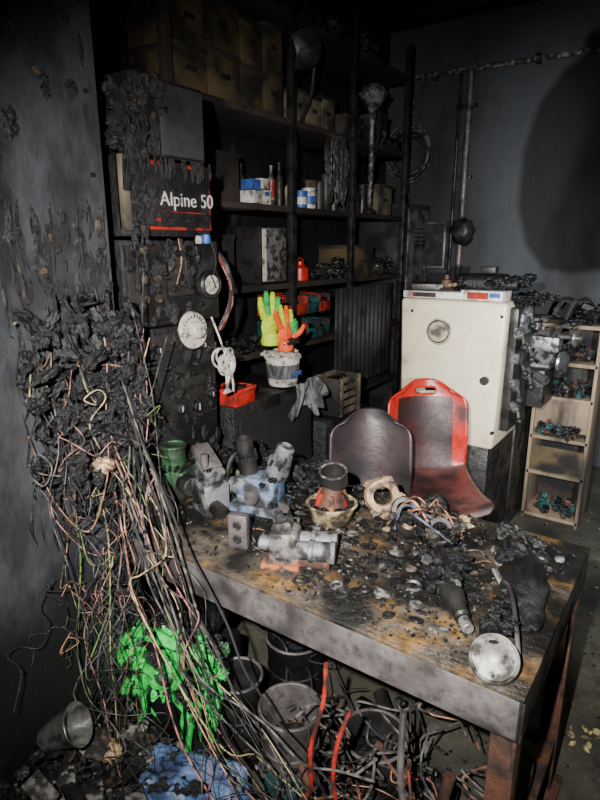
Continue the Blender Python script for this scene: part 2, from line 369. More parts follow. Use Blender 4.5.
# ---------------------------------------------------------------- items on bench
b=B('flanged_motor',(-1.27,1.03,.80))
prof=[]
for k in range(9):
    h=-.06+k*.014; prof+=[(.062,h),(.072,h+.004),(.072,h+.009),(.062,h+.012)]
b.lathe((0,.0,.075),(.75,-.5,0),[(0,-.062)]+prof+[(.05,.07),(.03,.075),(.03,.06),(0,.06)],m_dsteel,seg=28)
b.box((0,0,.006),(.12,.10,.012),m_black); b.done()
b=B('green_pump',(-1.36,1.22,.80),(0,0,.3))
b.box((0,0,.05),(.12,.10,.10),m_gcase,bev=.012); b.cyl((.0,0,.09),(.0,0,.17),.04,m_gcase,bev=.006); b.cyl((.05,-.03,.06),(.10,-.06,.06),.032,m_black,bev=.004)
for k in range(6): b.box((-.05+.02*k,0,.105),(.006,.10,.02),m_black)
b.torus((0,0,.17),(0,0,1),.04,.006,m_gcase); b.done()
b=B('cast_iron_bracket',(-1.18,1.20,.80),(0,0,-.35))
b.box((0,0,.05),(.10,.085,.10),m_grey,bev=.008); b.box((.0,0,.125),(.085,.07,.06),m_grey,bev=.01,rot=(0,.35,0))
b.box((-.02,0,.165),(.11,.06,.03),m_steel,bev=.006,rot=(0,.45,0)); b.cyl((.0,-.05,.06),(.0,.05,.06),.026,m_dsteel)
b.cyl((.05,-.01,.03),(.09,-.01,.03),.022,m_dsteel); b.cyl((.03,-.03,.16),(.03,-.03,.20),.012,m_steel)
for k in range(8): b.lump((u(-.05,.05),u(-.04,.04),.10+u(0,.07)),(.014,.012,.008),m_char,amp=.5,seed=k,sub=3)
b.done()
b=B('drilled_steel_block',(-.955,1.075,.80),(0,0,.35))
b.box((0,0,.05),(.055,.03,.10),m_steel,bev=.005)
for z in (.03,.07): b.torus((0,-.016,z),(0,1,0),.010,.003,m_dsteel,seg=14); b.cyl((0,-.0155,z),(0,-.017,z),.009,m_black,seg=14)
b.done()
def pump(name,loc,rz,body,s=1.0):
    b=B(name,loc,(0,0,rz))
    b.box((0,0,.012*s),(.13*s,.10*s,.024*s),body,bev=.005)
    b.box((0,0,.055*s),(.105*s,.08*s,.075*s),body,bev=.012)
    for sx in (-1,1):
        a=Vector((sx*.030*s,0,.08*s)); d=Vector((.45 if sx>0 else -.12,-.05,1)).normalized()
        b.lathe(a,d,[(.022*s,0),(.024*s,.02*s),(.024*s,.045*s),(.029*s,.046*s),(.029*s,.058*s),(.022*s,.06*s),(.022*s,.10*s),(.016*s,.105*s),(.016*s,.092*s),(0,.092*s)],[m_dsteel,m_grey][sx>0],seg=20)
        for k in range(4): b.cyl(a+d*.05*s+basis(d)[0]*.026*s*(1 if k%2 else -1)+basis(d)[1]*.012*s*(1 if k<2 else -1),a+d*.066*s+basis(d)[0]*.026*s*(1 if k%2 else -1)+basis(d)[1]*.012*s*(1 if k<2 else -1),.004*s,m_dsteel,seg=6)
    b.cyl((.07*s,-.01*s,.10*s),(.085*s,-.02*s,.155*s),.009*s,m_chrome)
    b.cyl((-.052*s,0,.05*s),(-.085*s,0,.05*s),.022*s,m_grey,bev=.003); b.cyl((0,-.04*s,.05*s),(0,-.06*s,.05*s),.018*s,m_steel)
    b.tube([(-.03*s,.02*s,.09*s),(-.06*s,.03*s,.13*s),(-.08*s,.0,.12*s),(-.09*s,-.02*s,.05*s)],.006*s,m_dsteel)
    for k in range(14): b.lump((u(-.06,.06)*s,u(-.05,.05)*s,u(.02,.1)*s),(.012,.012,.008),R.choice([m_char,m_ash,m_char]),amp=.5,seed=k,sub=3)
    return b
pump('hydraulic_pump',(-1.06,1.30,.80),.25,m_bluegrey,1.25).done()
b=B('twin_barrel_pump',(-.77,1.11,.80),(0,0,.45))
b.box((-.045,0,.05),(.075,.085,.095),m_alu,bev=.012)
b.box((-.05,0,.008),(.10,.11,.016),m_orange,bev=.004)
for yy in (-.026,.028):
    b.lathe((-.01,yy,.048),(1,0,.0),[(.024,0),(.024,.03),(.030,.032),(.030,.042),(.026,.044),(.026,.085),(.029,.087),(.029,.098),(.02,.10),(.0,.10)],m_grey,seg=22)
    b.lathe((-.01,yy,.020),(1,0,0),[(.018,0),(.020,.085),(0,.088)],m_orange,seg=14)
b.box((-.05,0,.105),(.05,.05,.025),m_alu,bev=.006,rot=(0,-.2,0)); b.cyl((-.05,0,.10),(-.065,0,.135),.014,m_grey)
b.cyl((-.08,-.02,.055),(-.11,-.02,.06),.02,m_grey,bev=.003); b.cyl((-.08,.025,.045),(-.105,.025,.04),.016,m_dsteel)
for k in range(4): b.cyl((-.075+.02*k,-.044,.02+.02*(k%2)),(-.075+.02*k,-.05,.02+.02*(k%2)),.006,m_steel,seg=6)
for k in range(10): b.lump((u(-.08,.0),u(-.045,.045),u(.0,.03)),(.016,.012,.010),R.choice([m_orange,m_rustdrip,m_orange]),amp=.5,seed=k,sub=3)
b.done()
b=B('small_steel_housing',(-.90,1.20,.80),(0,0,.2))
b.cyl((0,0,0),(0,0,.07),.026,m_dsteel,bev=.003); b.cyl((0,0,.07),(.005,0,.085),.016,m_steel); b.box((.035,0,.025),(.03,.05,.05),m_grey,bev=.004,rot=(0,0,.3)); b.torus((0,0,.05),(0,0,1),.026,.004,m_steel); b.done()
b=B('red_valve_in_cup',(-.83,1.35,.80))
b.lathe((0,0,0),(0,0,1),[(.048,0),(.060,.01),(.072,.052),(.078,.060),(.072,.064),(.066,.055),(.054,.015),(0,.012)],m_cup,seg=28)
b.lathe((0,0,.015),(0,0,1),[(.050,0),(.054,.03),(.042,.06),(.030,.085),(.027,.10),(.0,.102)],m_rust,seg=20)
for k in range(6):
    a=k*pi/3; b.box((.042*math.cos(a),.042*math.sin(a),.072),(.018,.014,.05),m_orange if k%2 else m_redd,rot=(0,-.35,a),bev=.003)
for k in range(9):
    a=k*.7; b.lump((.055*math.cos(a),.055*math.sin(a),.055),(.014,.014,.009),m_char,amp=.5,seed=k,sub=3)
b.lathe((.0,.014,.115),(.1,-.25,1),[(.034,0),(.040,.005),(.040,.045),(.036,.047),(.035,.01),(0,.008)],m_dsteel,seg=24)
b.torus((.002,.002,.160),(.1,-.25,1),.039,.0035,m_ash); b.done()
b=B('tan_bearing_ring',(-.735,1.49,.80),(0,0,.3))
b.lathe((0,0,.055),(.35,-1,.35),[(.030,-.018),(.050,-.016),(.056,0),(.050,.016),(.030,.018),(.027,0),(.030,-.018)],m_brass,seg=22,cap=False)
for k in range(5): b.lump((.05*math.cos(k*1.3),.01,.055+.05*math.sin(k*1.3)),(.016,.012,.014),m_brass,amp=.4,seed=k,sub=3)
b.box((0,0,.008),(.06,.05,.016),m_brass,bev=.004); b.done()
b=B('burnt_bearing_housings',(-.60,1.45,.80))
for k,(dx,dy,dz,ax) in enumerate([(-.04,0,.05,(.4,-1,.5)),(.035,.02,.045,(-.2,-1,.7)),(0,-.05,.03,(.1,-.4,1)),(.08,-.03,.03,(.5,-.7,.7)),(.03,.07,.05,(0,-1,.2))]):
    b.lathe((dx,dy,dz),ax,[(.024,-.012),(.036,-.012),(.040,0),(.036,.012),(.024,.012),(.022,0),(.024,-.012)],[m_dsteel,m_rustdrip,m_dsteel,m_steel,m_char][k],seg=18,cap=False)
for k in range(70): b.lump((u(-.10,.14),u(-.08,.09),u(.005,.05)),(u(.006,.018),u(.006,.018),u(.005,.015)),R.choice([m_char,m_dsteel,m_rustdrip,m_ash,m_brass,m_char]),amp=.5,seed=k,sub=3)
for k in range(12):
    b.tube([(u(-.09,.0),u(-.06,.06),.01),(u(-.03,.06),u(-.06,.06),u(.05,.1)),(u(.03,.14),u(-.08,.06),u(.0,.04))],u(.002,.004),R.choice([m_dsteel,WIRE[6],WIRE[2],WIRE[0]]))
b.done()
b=B('burnt_power_drill',(-.40,1.17,.80),(0,0,-.9))
b.lump((-.05,0,.035),(.085,.036,.036),m_char,amp=.3,seed=5,sub=4,freq=3)
b.lump((-.10,.03,.03),(.035,.06,.028),m_char,amp=.35,seed=8,sub=3)
b.lathe((.02,0,.035),(1,0,-.1),[(.026,0),(.028,.02),(.024,.035),(.024,.05),(.018,.06),(.018,.085),(.012,.09),(0,.09)],m_dsteel,seg=18)
b.cyl((.115,0,.026),(.145,0,.023),.013,m_alu,bev=.002)
for k in range(22): b.lump((u(-.14,.03),u(-.04,.04),u(.02,.07)),(u(.008,.018),.012,.01),R.choice([m_char,m_char,m_char,m_ash]),amp=.5,seed=k+30,sub=3)
for k in range(10): b.tube([(u(-.12,0),u(-.04,.04),.03),(u(-.12,0),u(-.06,.06),.06),(u(-.16,.02),u(-.1,.1),.006)],.0022,m_char)
b.done()
b=B('bench_shadow_lump',(-.27,1.33,.80),(0,0,.2))  # flat black lumps standing in for a dark shadow on the bench top
b.lump((0,0,.022),(.05,.14,.028),m_black,amp=.25,seed=2,sub=4,freq=1.6)
b.lump((.02,-.11,.015),(.03,.09,.018),m_black,amp=.25,seed=12,sub=4,freq=1.6); b.lump((-.03,.09,.03),(.04,.05,.03),m_char,amp=.3,seed=6,sub=4); b.done()
b=B('round_end_cap_motor',(-.235,.985,.80))
ax=(.15,-.60,.75)
b.lathe((0,0,.034),ax,[(.040,-.030),(.046,-.028),(.048,.0),(.046,.006),(.043,.004),(.041,.008),(.02,.010),(.012,.016),(0,.016)],m_alu,seg=32)
U,V,W=basis(ax)
for k in range(4):
    p=Vector((0,0,.034))+(U*math.cos(k*1.57)+V*math.sin(k*1.57))*.034
    b.cyl(p,p+W*.013,.003,m_dsteel,seg=8)
b.cyl((-.004,.012,.032),(-.04,.11,.030),.030,m_char,r2=.024,bev=.004)
for k in range(8): b.lump((-.02+u(-.02,.02),.06+u(-.04,.05),.05),(.014,.014,.009),m_char,amp=.5,seed=k,sub=3)
b.done()
b=B('steel_strap',(-.195,1.02,.80),(0,0,.39))
b.grid(lambda a,c:Vector(((a-.5)*.009,c*.28,.006+.050*math.sin(c*3.1)+.02*c)),2,16,m_steel)
b.box((-.01,.285,.028),(.016,.05,.005),m_alu,rot=(.7,.2,.8)); b.done(solid=.003,recalc=False)
# ---------------------------------------------------------------- instrument stack on left (facing +X)
XF=-1.42
def bx(b,y0_,y1_,z0_,z1_,m,d=.30,x=XF,bev=.006): b.box((x-d/2,(y0_+y1_)/2,(z0_+z1_)/2),(d,y1_-y0_,z1_-z0_),m,bev=bev)
b=B('control_cabinet')
bx(b,1.14,1.50,.80,1.345,m_black,d=.34)
bx(b,1.16,1.485,1.02,1.325,m_dsteel,d=.01,x=XF+.008)
for (y,z,r) in ((1.21,1.07,.016),(1.30,1.07,.016),(1.38,1.06,.02),(1.45,1.09,.014),(1.22,1.28,.012),(1.42,1.27,.012)):
    b.cyl((XF,y,z),(XF+.03,y,z),r,m_black,seg=16,bev=.002); b.box((XF+.031,y,z),(.002,.003,r*1.2),m_dial,bev=0)
for k in range(9): b.box((XF+.012,1.19,1.12+k*.016),(.006,.05,.006),m_black,bev=0)
b.box((XF+.016,1.37,1.15),(.008,.11,.035),m_dsteel)
b.box((XF+.012,1.25,1.24),(.006,.16,.05),m_curt)
for k in range(80): b.lump((XF+.008,u(1.15,1.49),u(.84,1.33)),(.006,u(.006,.022),u(.006,.03)),m_char,amp=.5,seed=k,sub=2)
b.done()
b=B('gauge_unit')
bx(b,1.12,1.53,1.35,1.615,m_black,d=.32)
bx(b,1.13,1.28,1.37,1.60,m_dsteel,d=.02,x=XF+.012); bx(b,1.295,1.40,1.44,1.60,m_dsteel,d=.02,x=XF+.012)
b.lathe((XF,1.47,1.47),(1,0,0),[(.046,0),(.048,.02),(.044,.026),(.038,.022),(0,.022)],m_dsteel,seg=28)
b.lathe((XF+.022,1.47,1.47),(1,0,0),[(.032,0),(.032,.003),(0,.003)],m_dial,seg=28)
b.box((XF+.028,1.475,1.48),(.002,.004,.05),m_black,rot=(.5,0,0),bev=0)
for y in (1.15,1.33,1.37): b.cyl((XF+.02,y,1.575),(XF+.04,y,1.575),.010,m_black,seg=12)
for y,z in ((1.18,1.5),(1.18,1.44),(1.23,1.5),(1.23,1.44)): b.cyl((XF+.02,y,z),(XF+.032,y,z),.012,m_rustdrip,seg=12)
for k in range(70): b.lump((XF+.018,u(1.13,1.42),u(1.37,1.61)),(.007,u(.006,.02),u(.006,.03)),m_rustdrip if k%8==0 else m_char,amp=.5,seed=k,sub=2)
for k in range(6):
    y=u(1.13,1.5); b.tube([(XF+.02,y,1.62),(XF+.03,y+u(-.02,.02),1.55),(XF+.02,y+u(-.03,.03),1.48)],.002,R.choice([WIRE[0],WIRE[0],WIRE[2]]))
b.done()
b=B('speed_dial')
b.lathe((XF+.0,1.355,1.325),(1,0,.1),[(.030,0),(.034,.03),(.058,.032),(.062,.040),(.058,.048),(.03,.05),(.026,.072),(.022,.076),(0,.076)],m_dial,seg=36)
for k in range(24):
    a=k*2*pi/24; b.box((XF+.049,1.355+.050*math.cos(a),1.325+.050*math.sin(a)),(.002,.003,.009),m_black,rot=(a+pi/2,0,0),bev=0)
b.done()
b=B('battery_charger')
bx(b,1.135,1.50,1.625,1.85,m_black,d=.30)
bx(b,1.20,1.50,1.645,1.845,m_redd,d=.012,x=XF+.006)
bx(b,1.20,1.487,1.655,1.832,m_black,d=.012,x=XF+.012)
bx(b,1.135,1.165,1.64,1.85,m_card2,d=.03,x=XF+.012)
b.text('Alpine 50',.060,TX((XF+.0135,1.27,1.718)),m_text)
b.box((XF+.014,1.36,1.700),(.003,.20,.003),m_redd,bev=0)
for y in (1.26,1.31,1.38,1.45): b.cyl((XF+.01,y,1.675),(XF+.020,y,1.675),.006,m_redd if y<1.3 else m_dsteel,seg=12)
b.lathe((XF+.012,1.24,1.79),(1,0,0),[(.022,0),(.022,.004),(0,.004)],m_dsteel,seg=20)
for k in range(30):
    y=1.17+abs(R.gauss(0,.02)); z=u(1.64,1.86); b.lump((XF+.012,y,z),(.010,u(.006,.014),u(.01,.026)),R.choice([m_char,m_char,m_rustdrip]),amp=.5,seed=k,sub=3)
for k in range(26):
    y=u(1.2,1.49); b.tube([(XF+.016,y,1.855),(XF+.018,y,1.84-u(0,.02)),(XF+.016,y,1.82-u(0,.03))],[.003,.006,.003],m_char,seg=6,n=4)
b.done()
b=B('transformer_box')
bx(b,1.19,1.485,1.855,2.075,m_black,d=.26); bx(b,1.30,1.48,1.865,2.065,m_curt,d=.006,x=XF+.004); bx(b,1.20,1.29,1.865,2.065,m_black,d=.006,x=XF+.004)
for k in range(24): b.lump((XF+.006,u(1.2,1.32),u(1.87,2.06)),(.006,u(.008,.02),u(.01,.03)),m_rustdrip if k%6==0 else m_char,amp=.5,seed=k,sub=3)
b.done()
b=B('melted_terminal_block')
for i in range(80):
    y=u(1.12,1.22); z=1.86+u(0,.16)*(1 if y<1.2 else .5)
    b.lump((XF-.02+u(0,.05),y,z),(u(.008,.016),u(.008,.022),u(.008,.018)),R.choice([m_char,m_char,m_char,m_rustdrip]),amp=.5,seed=i,sub=3,rot=(u(0,3),0,0))
for k in range(8): b.box((XF-.01+u(0,.03),1.17+u(-.03,.03),1.87+.016*k),(.05,.06,.006),m_char,rot=(u(-.3,.3),u(-.3,.3),u(-.3,.3)))
for k in range(10): b.tube([(XF+.02,u(1.12,1.2),1.98),(XF+.04,u(1.11,1.22),1.93),(XF+.03,u(1.12,1.2),1.86),(XF+.03,u(1.12,1.2),1.75)],.004,m_char)
b.done()
b=B('blue_terminal_cap'); b.lathe((XF+.015,1.46,1.605),(0,0,1),[(.012,0),(.015,.008),(.014,.028),(.01,.03),(0,.03)],m_bluec,seg=14); b.lathe((XF+.015,1.425,1.605),(0,0,1),[(.010,0),(.012,.01),(.010,.025),(0,.025)],m_dial,seg=14); b.done()
b=B('rope_hank')
c=Vector((-1.375,1.50,1.20))
for k in range(10):
    b.torus(c+Vector((u(-.01,.015),u(-.015,.015),u(-.02,.03))),(1,u(-.3,.3),u(-.3,.3)),u(.020,.040),.0042,m_white,seg=18,seg2=6)
for k in range(6):
    b.tube([c+Vector((.01,u(-.03,.03),-.02)),c+Vector((.02,u(-.03,.03),-.08)),c+Vector((.01,u(-.03,.03),-.11))],.0042,m_white)
b.tube([c+Vector((0,0,.03)),c+Vector((-.01,-.02,.10)),c+Vector((-.03,-.03,.16))],.0035,m_white)
b.done()
b=B('test_leads')
for k in range(5):
    b.tube([(-1.5,1.56+k*.008,1.60),(-1.46,1.60+k*.008,1.52),(-1.46,1.63+u(-.01,.02),1.40),(-1.48,1.60+u(-.02,.02),1.30),(-1.5,1.56,1.28)],.0028,[WIRE[3],m_hose,WIRE[1],WIRE[1],WIRE[0]][k])
b.done()
b=B('metal_storage_cabinet')
b.box((-1.65,1.92,.49),(.36,.56,.98),m_black,bev=.006); b.box((-1.465,1.92,.5),(.01,.5,.86),m_wallL); b.box((-1.455,1.73,.55),(.012,.015,.12),m_dsteel)
b.done()
b=B('red_parts_bin',(-1.53,1.71,.98),(0,0,.1))
b.box((0,0,.006),(.12,.12,.01),m_red)
for sx in (-1,1): b.box((sx*.06,0,.035),(.008,.13,.07),m_red); b.box((0,sx*.062,.035),(.12,.008,.07),m_red)
b.box((.065,0,.06),(.012,.13,.02),m_red); b.lump((0,0,.05),(.05,.05,.03),m_char,amp=.5); b.done()
b=B('work_gloves',(-1.53,1.98,1.20),(0,0,0))
def glove(o,dirz,mt,mt2,mt3,s=1):
    o=Vector(o)
    b.lump(o+Vector((0,0,.06*s)),(.022*s,.042*s,.055*s),mt,amp=.12,seed=3,sub=4)
    b.lathe(o,(0,0,1),[(.032*s,-.015*s),(.036*s,0),(.03*s,.03*s),(0,.031*s)],mt3,seg=16)
    for k,(dy,L) in enumerate([(-.034,.075),(-.012,.095),(.012,.09),(.033,.07)]):
        dy*=s; L*=s
        a=o+Vector((0,dy,.09*s))
        b.tube([a,a+Vector((.008,dy*.4+dirz*.02,L*.5)),a+Vector((.022,dy*.6+dirz*.05,L))],[.0145*s,.0135*s,.0125*s,.008*s],mt2 if k%2 else mt,seg=10,n=5)
    a=o+Vector((.01,.035*s,.04*s)); b.tube([a,a+Vector((.02,.03,.02)),a+Vector((.03,.05,.05))],[.014,.013,.008],mt3,seg=10,n=5)
glove((.0,-.02,0),-.6,m_yel,m_grn,m_yel,1.15)
glove((.045,.03,-.03),-.9,m_orgl,m_yel,m_orgl,1.0)
b.lump((.05,.075,.05),(.02,.03,.04),m_grn,amp=.3,seed=9); b.lump((.06,.05,-.01),(.02,.05,.02),m_black,amp=.3,seed=19)
b.done()
b=B('white_plastic_tub',(-1.53,2.05,.99))
b.lathe((0,0,0),(0,0,1),[(.062,0),(.066,.01),(.078,.12),(.084,.122),(.084,.136),(.078,.138),(.074,.12),(.06,.012),(0,.012)],m_white,seg=28)
b.lathe((0,0,.035),(0,0,1),[(.0705,0),(.0768,.065),(.0758,.065)],m_rag,seg=28,cap=False)
for k in range(20): b.lump((u(-.06,.07),u(-.07,.07),.14),(.03,.03,.014),m_dial,amp=.5,seed=k,sub=3)
b.text('sope',.045,Matrix.Translation((.078,-.05,.05))@FX,m_bluec); b.done()
b=B('hanging_rag',(-1.44,2.07,1.02))
def ragf(a,c):
    s_=math.sin(a*40)+.5*math.sin(a*73+1)
    return Vector((.03+.012*s_*(.4+c)+.02*math.sin(a*6+c*3),(a-.5)*.25*(.75+.35*c),-c*(.13+.03*math.sin(a*11)+.015*math.sin(a*31))))
b.grid(ragf,90,18,m_rag)
b.done(solid=.003,recalc=False)
b=B('drawer_unit')
b.box((-1.66,2.56,.37),(.36,.44,.74),m_black,bev=.006)
for k in range(3): b.box((-1.475,2.56,.15+k*.22),(.012,.40,.19),m_wallL); b.box((-1.46,2.56,.17+k*.22),(.012,.1,.015),m_dsteel)
b.done()
b=B('slatted_wooden_crate',(-1.55,2.56,.74))
for sz in range(5): b.box((.075,0,.02+sz*.042),(.012,.20,.028),m_card2); b.box((-.075,0,.02+sz*.042),(.012,.20,.028),m_card2)
for sy in (-1,1): b.box((0,sy*.1,.10),(.15,.012,.20),m_woodd)
for sy in (-1,1): b.box((.078,sy*.09,.10),(.02,.02,.20),m_card2)
b.box((0,0,.006),(.15,.2,.012),m_woodd); b.lump((0,0,.14),(.06,.08,.05),m_char,amp=.6,seed=2); b.done()
# ---------------------------------------------------------------- shelving
b=B('storage_shelving')
for z in (.62,1.04,1.385,1.785,2.215,2.70): b.box((-2.12,2.92,z),(.44,2.28,.03),m_woodd,bev=.003)
for y in (1.80,2.66,3.30,4.04):
    for x in (-1.915,-2.32): b.box((x,y,1.46),(.035,.045,2.9),m_woodd if y<2 else m_dsteel,bev=.003)
for y in (2.66,3.30): b.box((-2.12,y,1.9),(.40,.012,.03),m_dsteel,rot=(.0,.6,0))
b.done()
b=B('wooden_storage_boxes')
def carton(b,y,w_,z,h,m,x=-2.07,d=.28,rz=0):
    b.box((x,y,z+h/2),(d,w_,h),m,bev=.004,rot=(0,0,rz)); b.box((x,y,z+h-.012),(d+.008,w_+.006,.02),m_woodd,bev=.001,rot=(0,0,rz)); b.box((x+d/2+.002,y,z+h*.5),(.004,w_*.3,.02),m_dsteel,bev=0,rot=(0,0,rz))
yy=1.86
for w_,h in ((.20,.18),(.22,.20),(.17,.18),(.16,.2)):
    carton(b,yy+w_/2,w_-.01,2.23,h,m_card,rz=u(-.03,.03)); carton(b,yy+w_/2,w_-.015,2.235+h,.20,m_card,rz=u(-.04,.04)); yy+=w_
for w_,h in ((.13,.17),(.15,.16),(.14,.18)):
    carton(b,yy+.08+w_/2,w_-.01,2.23,h,R.choice([m_card2,m_card]),rz=u(-.05,.05)); yy+=w_
for w_,h in ((.2,.13),(.2,.1),(.15,.2)):
    carton(b,yy+.2+w_/2,w_-.01,2.23,h,m_woodd); yy+=w_
carton(b,3.45,.24,1.40,.20,m_card,x=-2.04); carton(b,3.78,.2,1.8,.2,m_card2); carton(b,2.1,.3,1.8,.22,m_woodd); carton(b,2.05,.3,1.4,.25,m_woodd)
b.done()
def tin(b,y,r,h,m,lab=None,x=-1.97,z=1.80,neck=False):
    if neck: b.lathe((x,y,z),(0,0,1),[(r*.95,0),(r,.005),(r,h*.62),(r*.4,h*.78),(r*.35,h*.95),(r*.42,h*.96),(r*.42,h),(0,h)],m,seg=18)
    else: b.lathe((x,y,z),(0,0,1),[(r*.98,0),(r,.004),(r,h-.006),(r*1.03,h-.005),(r*1.03,h),(0,h)],m,seg=18)
    if lab: b.lathe((x,y,z+h*.2),(0,0,1),[(r*1.015,0),(r*1.015,h*.42)],lab,seg=18,cap=False)
b=B('tins_and_bottles')
b.box((-1.95,2.36,1.832),(.08,.09,.06),m_white,bev=.003,rot=(0,0,.2)); b.box((-1.95,2.36,1.890),(.07,.07,.05),m_bluec,bev=.003); b.box((-1.95,2.45,1.835),(.07,.06,.07),m_dial,bev=.003,rot=(0,0,-.2)); b.box((-1.913,2.45,1.85),(.002,.05,.02),m_bluec,bev=0)
b.box((-1.95,2.44,1.90),(.06,.06,.05),m_white,bev=.003)
tin(b,2.40,.03,.20,m_dsteel,None,x=-2.05,neck=True)
tin(b,2.55,.022,.20,m_alu,m_redd,neck=True); tin(b,2.62,.022,.22,m_dsteel,None,neck=True); tin(b,2.70,.02,.14,m_dial,m_redd,x=-1.94)
tin(b,2.78,.035,.09,m_bluec,m_white,x=-1.94); tin(b,2.87,.042,.11,m_white,m_bluec,x=-1.95); tin(b,2.94,.035,.16,m_card2,m_cream2,x=-1.98); tin(b,2.83,.035,.18,m_cream2,None,x=-2.05,neck=True)
for y in (3.05,3.13,3.22,3.42,3.5,3.58): tin(b,y,.032,u(.14,.26),R.choice([m_dsteel,m_woodd,m_curt]),None,x=-2.0,neck=R.random()<.5)
b.done()
b=B('white_enamel_box')
b.box((-2.04,2.49,1.55),(.26,.23,.29),m_dsteel,bev=.008); b.box((-1.908,2.49,1.55),(.008,.20,.27),m_alu,bev=.002); b.cyl((-1.905,2.57,1.55),(-1.89,2.57,1.55),.01,m_dsteel)
b.box((-1.903,2.40,1.55),(.004,.03,.26),m_white,bev=0); b.done()
b=B('red_fuel_can'); b.lathe((-1.96,2.80,1.40),(0,0,1),[(.045,0),(.05,.005),(.05,.07),(.03,.09),(.02,.092),(.02,.11),(0,.11)],m_red,seg=20); b.torus((-1.96,2.80,1.50),(1,0,0),.03,.004,m_red,seg=14); b.done()
b=B('small_parts_on_shelf')
for i in range(60):
    y=u(2.95,3.95); b.lump((-1.98+u(-.05,.05),y,1.40+u(.01,.09)),(u(.02,.05),u(.02,.05),u(.02,.04)),R.choice([m_char,m_dsteel,m_dsteel]),amp=.4,seed=i,sub=3)
for i in range(30):
    y=u(2.0,2.55); b.lump((-1.98+u(-.05,.05),y,1.06+u(.01,.05)),(u(.02,.04),u(.02,.05),u(.02,.03)),m_char,amp=.4,seed=i,sub=3)
for i in range(8): b.box((-1.98,3.0+.11*i,1.43),(.1,.07,.06),R.choice([m_curt,m_dsteel,m_black]),rot=(0,0,u(-.3,.3)))
b.done()
b=B('storage_bins')
for r in range(2):
    for k in range(4):
        y=2.62+k*.125; z=1.06+r*.15; m=[m_teal,m_redd,m_teal,m_teal][k] if r==0 else [m_redd,m_redd,m_teal,m_redd][k]
        b.box((-2.0,y,z+.006),(.18,.11,.008),m); b.box((-2.09,y,z+.06),(.006,.11,.12),m)
        for s_ in (-1,1): b.box((-2.0,y+s_*.053,z+.055),(.18,.006,.10),m)
        b.box((-1.91,y,z+.035),(.006,.11,.06),m); b.lump((-1.99,y,z+.06),(.07,.045,.03),m_char,amp=.5,seed=k+r*5,sub=2)
b.done()
b=B('corrugated_sheet',(-1.885,3.46,.70))
b.grid(lambda a,c:Vector((.012*math.sin(a*2*pi*13),(a-.5)*.78,c*.64)),156,2,m_curt); b.done(solid=.003,recalc=False)
b=B('work_lamp_horn')
b.lathe((-1.84,3.40,2.42),(.1,-.15,1),[(.016,-.10),(.022,-.04),(.045,.0),(.080,.045),(.092,.06),(.094,.066),(.086,.064),(.04,.01),(0,.0)],m_grey,seg=28)
b.tube([(-1.85,3.41,2.34),(-1.86,3.43,2.15),(-1.87,3.45,1.95),(-1.88,3.46,1.80)],.015,m_grey,seg=10); b.lathe((-1.88,3.46,1.80),(0,0,1),[(.04,0),(.045,.01),(.02,.03),(0,.03)],m_dsteel)
b.lathe((-1.84,3.40,2.48),(.1,-.15,1),[(.076,0),(.066,.035),(.03,.055),(0,.06)],m_grey,seg=24)
b.tube([(-1.84,3.44,2.44),(-1.84,3.50,2.36),(-1.86,3.50,2.2),(-1.87,3.47,2.05)],.008,m_dsteel)
b.done()
b=B('shop_lamp_reflector')
b.lathe((-1.85,2.70,2.55),(.3,-1,-.2),[(.02,-.10),(.03,-.06),(.05,-.03),(.085,.03),(.09,.035),(.08,.03),(0,-.03)],m_dsteel,seg=26)
b.tube([(-1.85,2.78,2.57),(-1.87,2.80,2.50),(-1.88,2.78,2.35),(-1.9,2.72,2.23)],.01,m_dsteel); b.done()
b=B('hanging_wire_bundle')
for k in range(16):
    y=3.02+u(-.08,.08)
    b.tube([(-1.875,y,2.20),(-1.86,y-u(.02,.08),2.08),(-1.86,y+u(-.02,.02),1.92-u(0,.1)),(-1.86,y+u(.02,.09),2.05),(-1.875,y+.03,2.20)],.006,R.choice([WIRE[0],WIRE[0],WIRE[1]]),seg=5)
b.done()
b=B('metal_locker'); b.box((-2.13,4.33,.95),(.42,.44,1.9),m_curt,bev=.006); b.box((-1.912,4.33,.95),(.012,.40,1.82),m_steel)
for k in range(5): b.box((-1.904,4.33,1.6+k*.03),(.004,.2,.008),m_black,bev=0)
b.done()
b=B('shelf_clutter')
for i in range(40): b.lump((-2.02+u(-.1,.08),u(1.9,3.9),2.73+u(0,.06)),(u(.03,.08),u(.03,.08),u(.02,.06)),m_char,amp=.4,seed=i,sub=3)
for i in range(30): b.lump((-2.02+u(-.1,.08),u(3.3,3.95),2.24+u(0,.06)),(u(.03,.06),u(.03,.06),u(.02,.06)),m_char,amp=.4,seed=i,sub=3)
b.done()
# ---------------------------------------------------------------- lathe
b=B('metalworking_lathe')
b.box((-.985,2.86,1.0),(.48,.40,.70),m_cream,bev=.018,taper=1.08,segs=4)
b.box((-.985,2.90,.33),(.44,.44,.66),m_dsteel,bev=.01)
b.box((-.975,3.7,.33),(.40,1.0,.66),m_dsteel); b.box((-.93,3.7,.84),(.30,1.2,.14),m_dsteel,bev=.01)
b.lathe((-1.04,2.655,1.20),(0,-1,0),[(.066,-.01),(.066,.006),(.058,.012),(.050,.010),(.048,.016),(.03,.02),(.026,.012),(0,.012)],m_cream2,seg=36)
b.torus((-1.04,2.638,1.20),(0,1,0),.052,.003,m_dsteel,seg=36)
b.cyl((-.80,2.65,.99),(-.80,2.63,.99),.02,m_dsteel)
for x in (-1.2,-.76):
    for z in (1.29,.74): b.cyl((x*.985,2.665,z),(x*.985,2.645,z),.008,m_dsteel,seg=10)
b.box((-.705,2.83,1.04),(.04,.30,.58),m_dsteel,bev=.008)
b.box((-.69,2.80,1.25),(.04,.16,.10),m_grey,bev=.01)
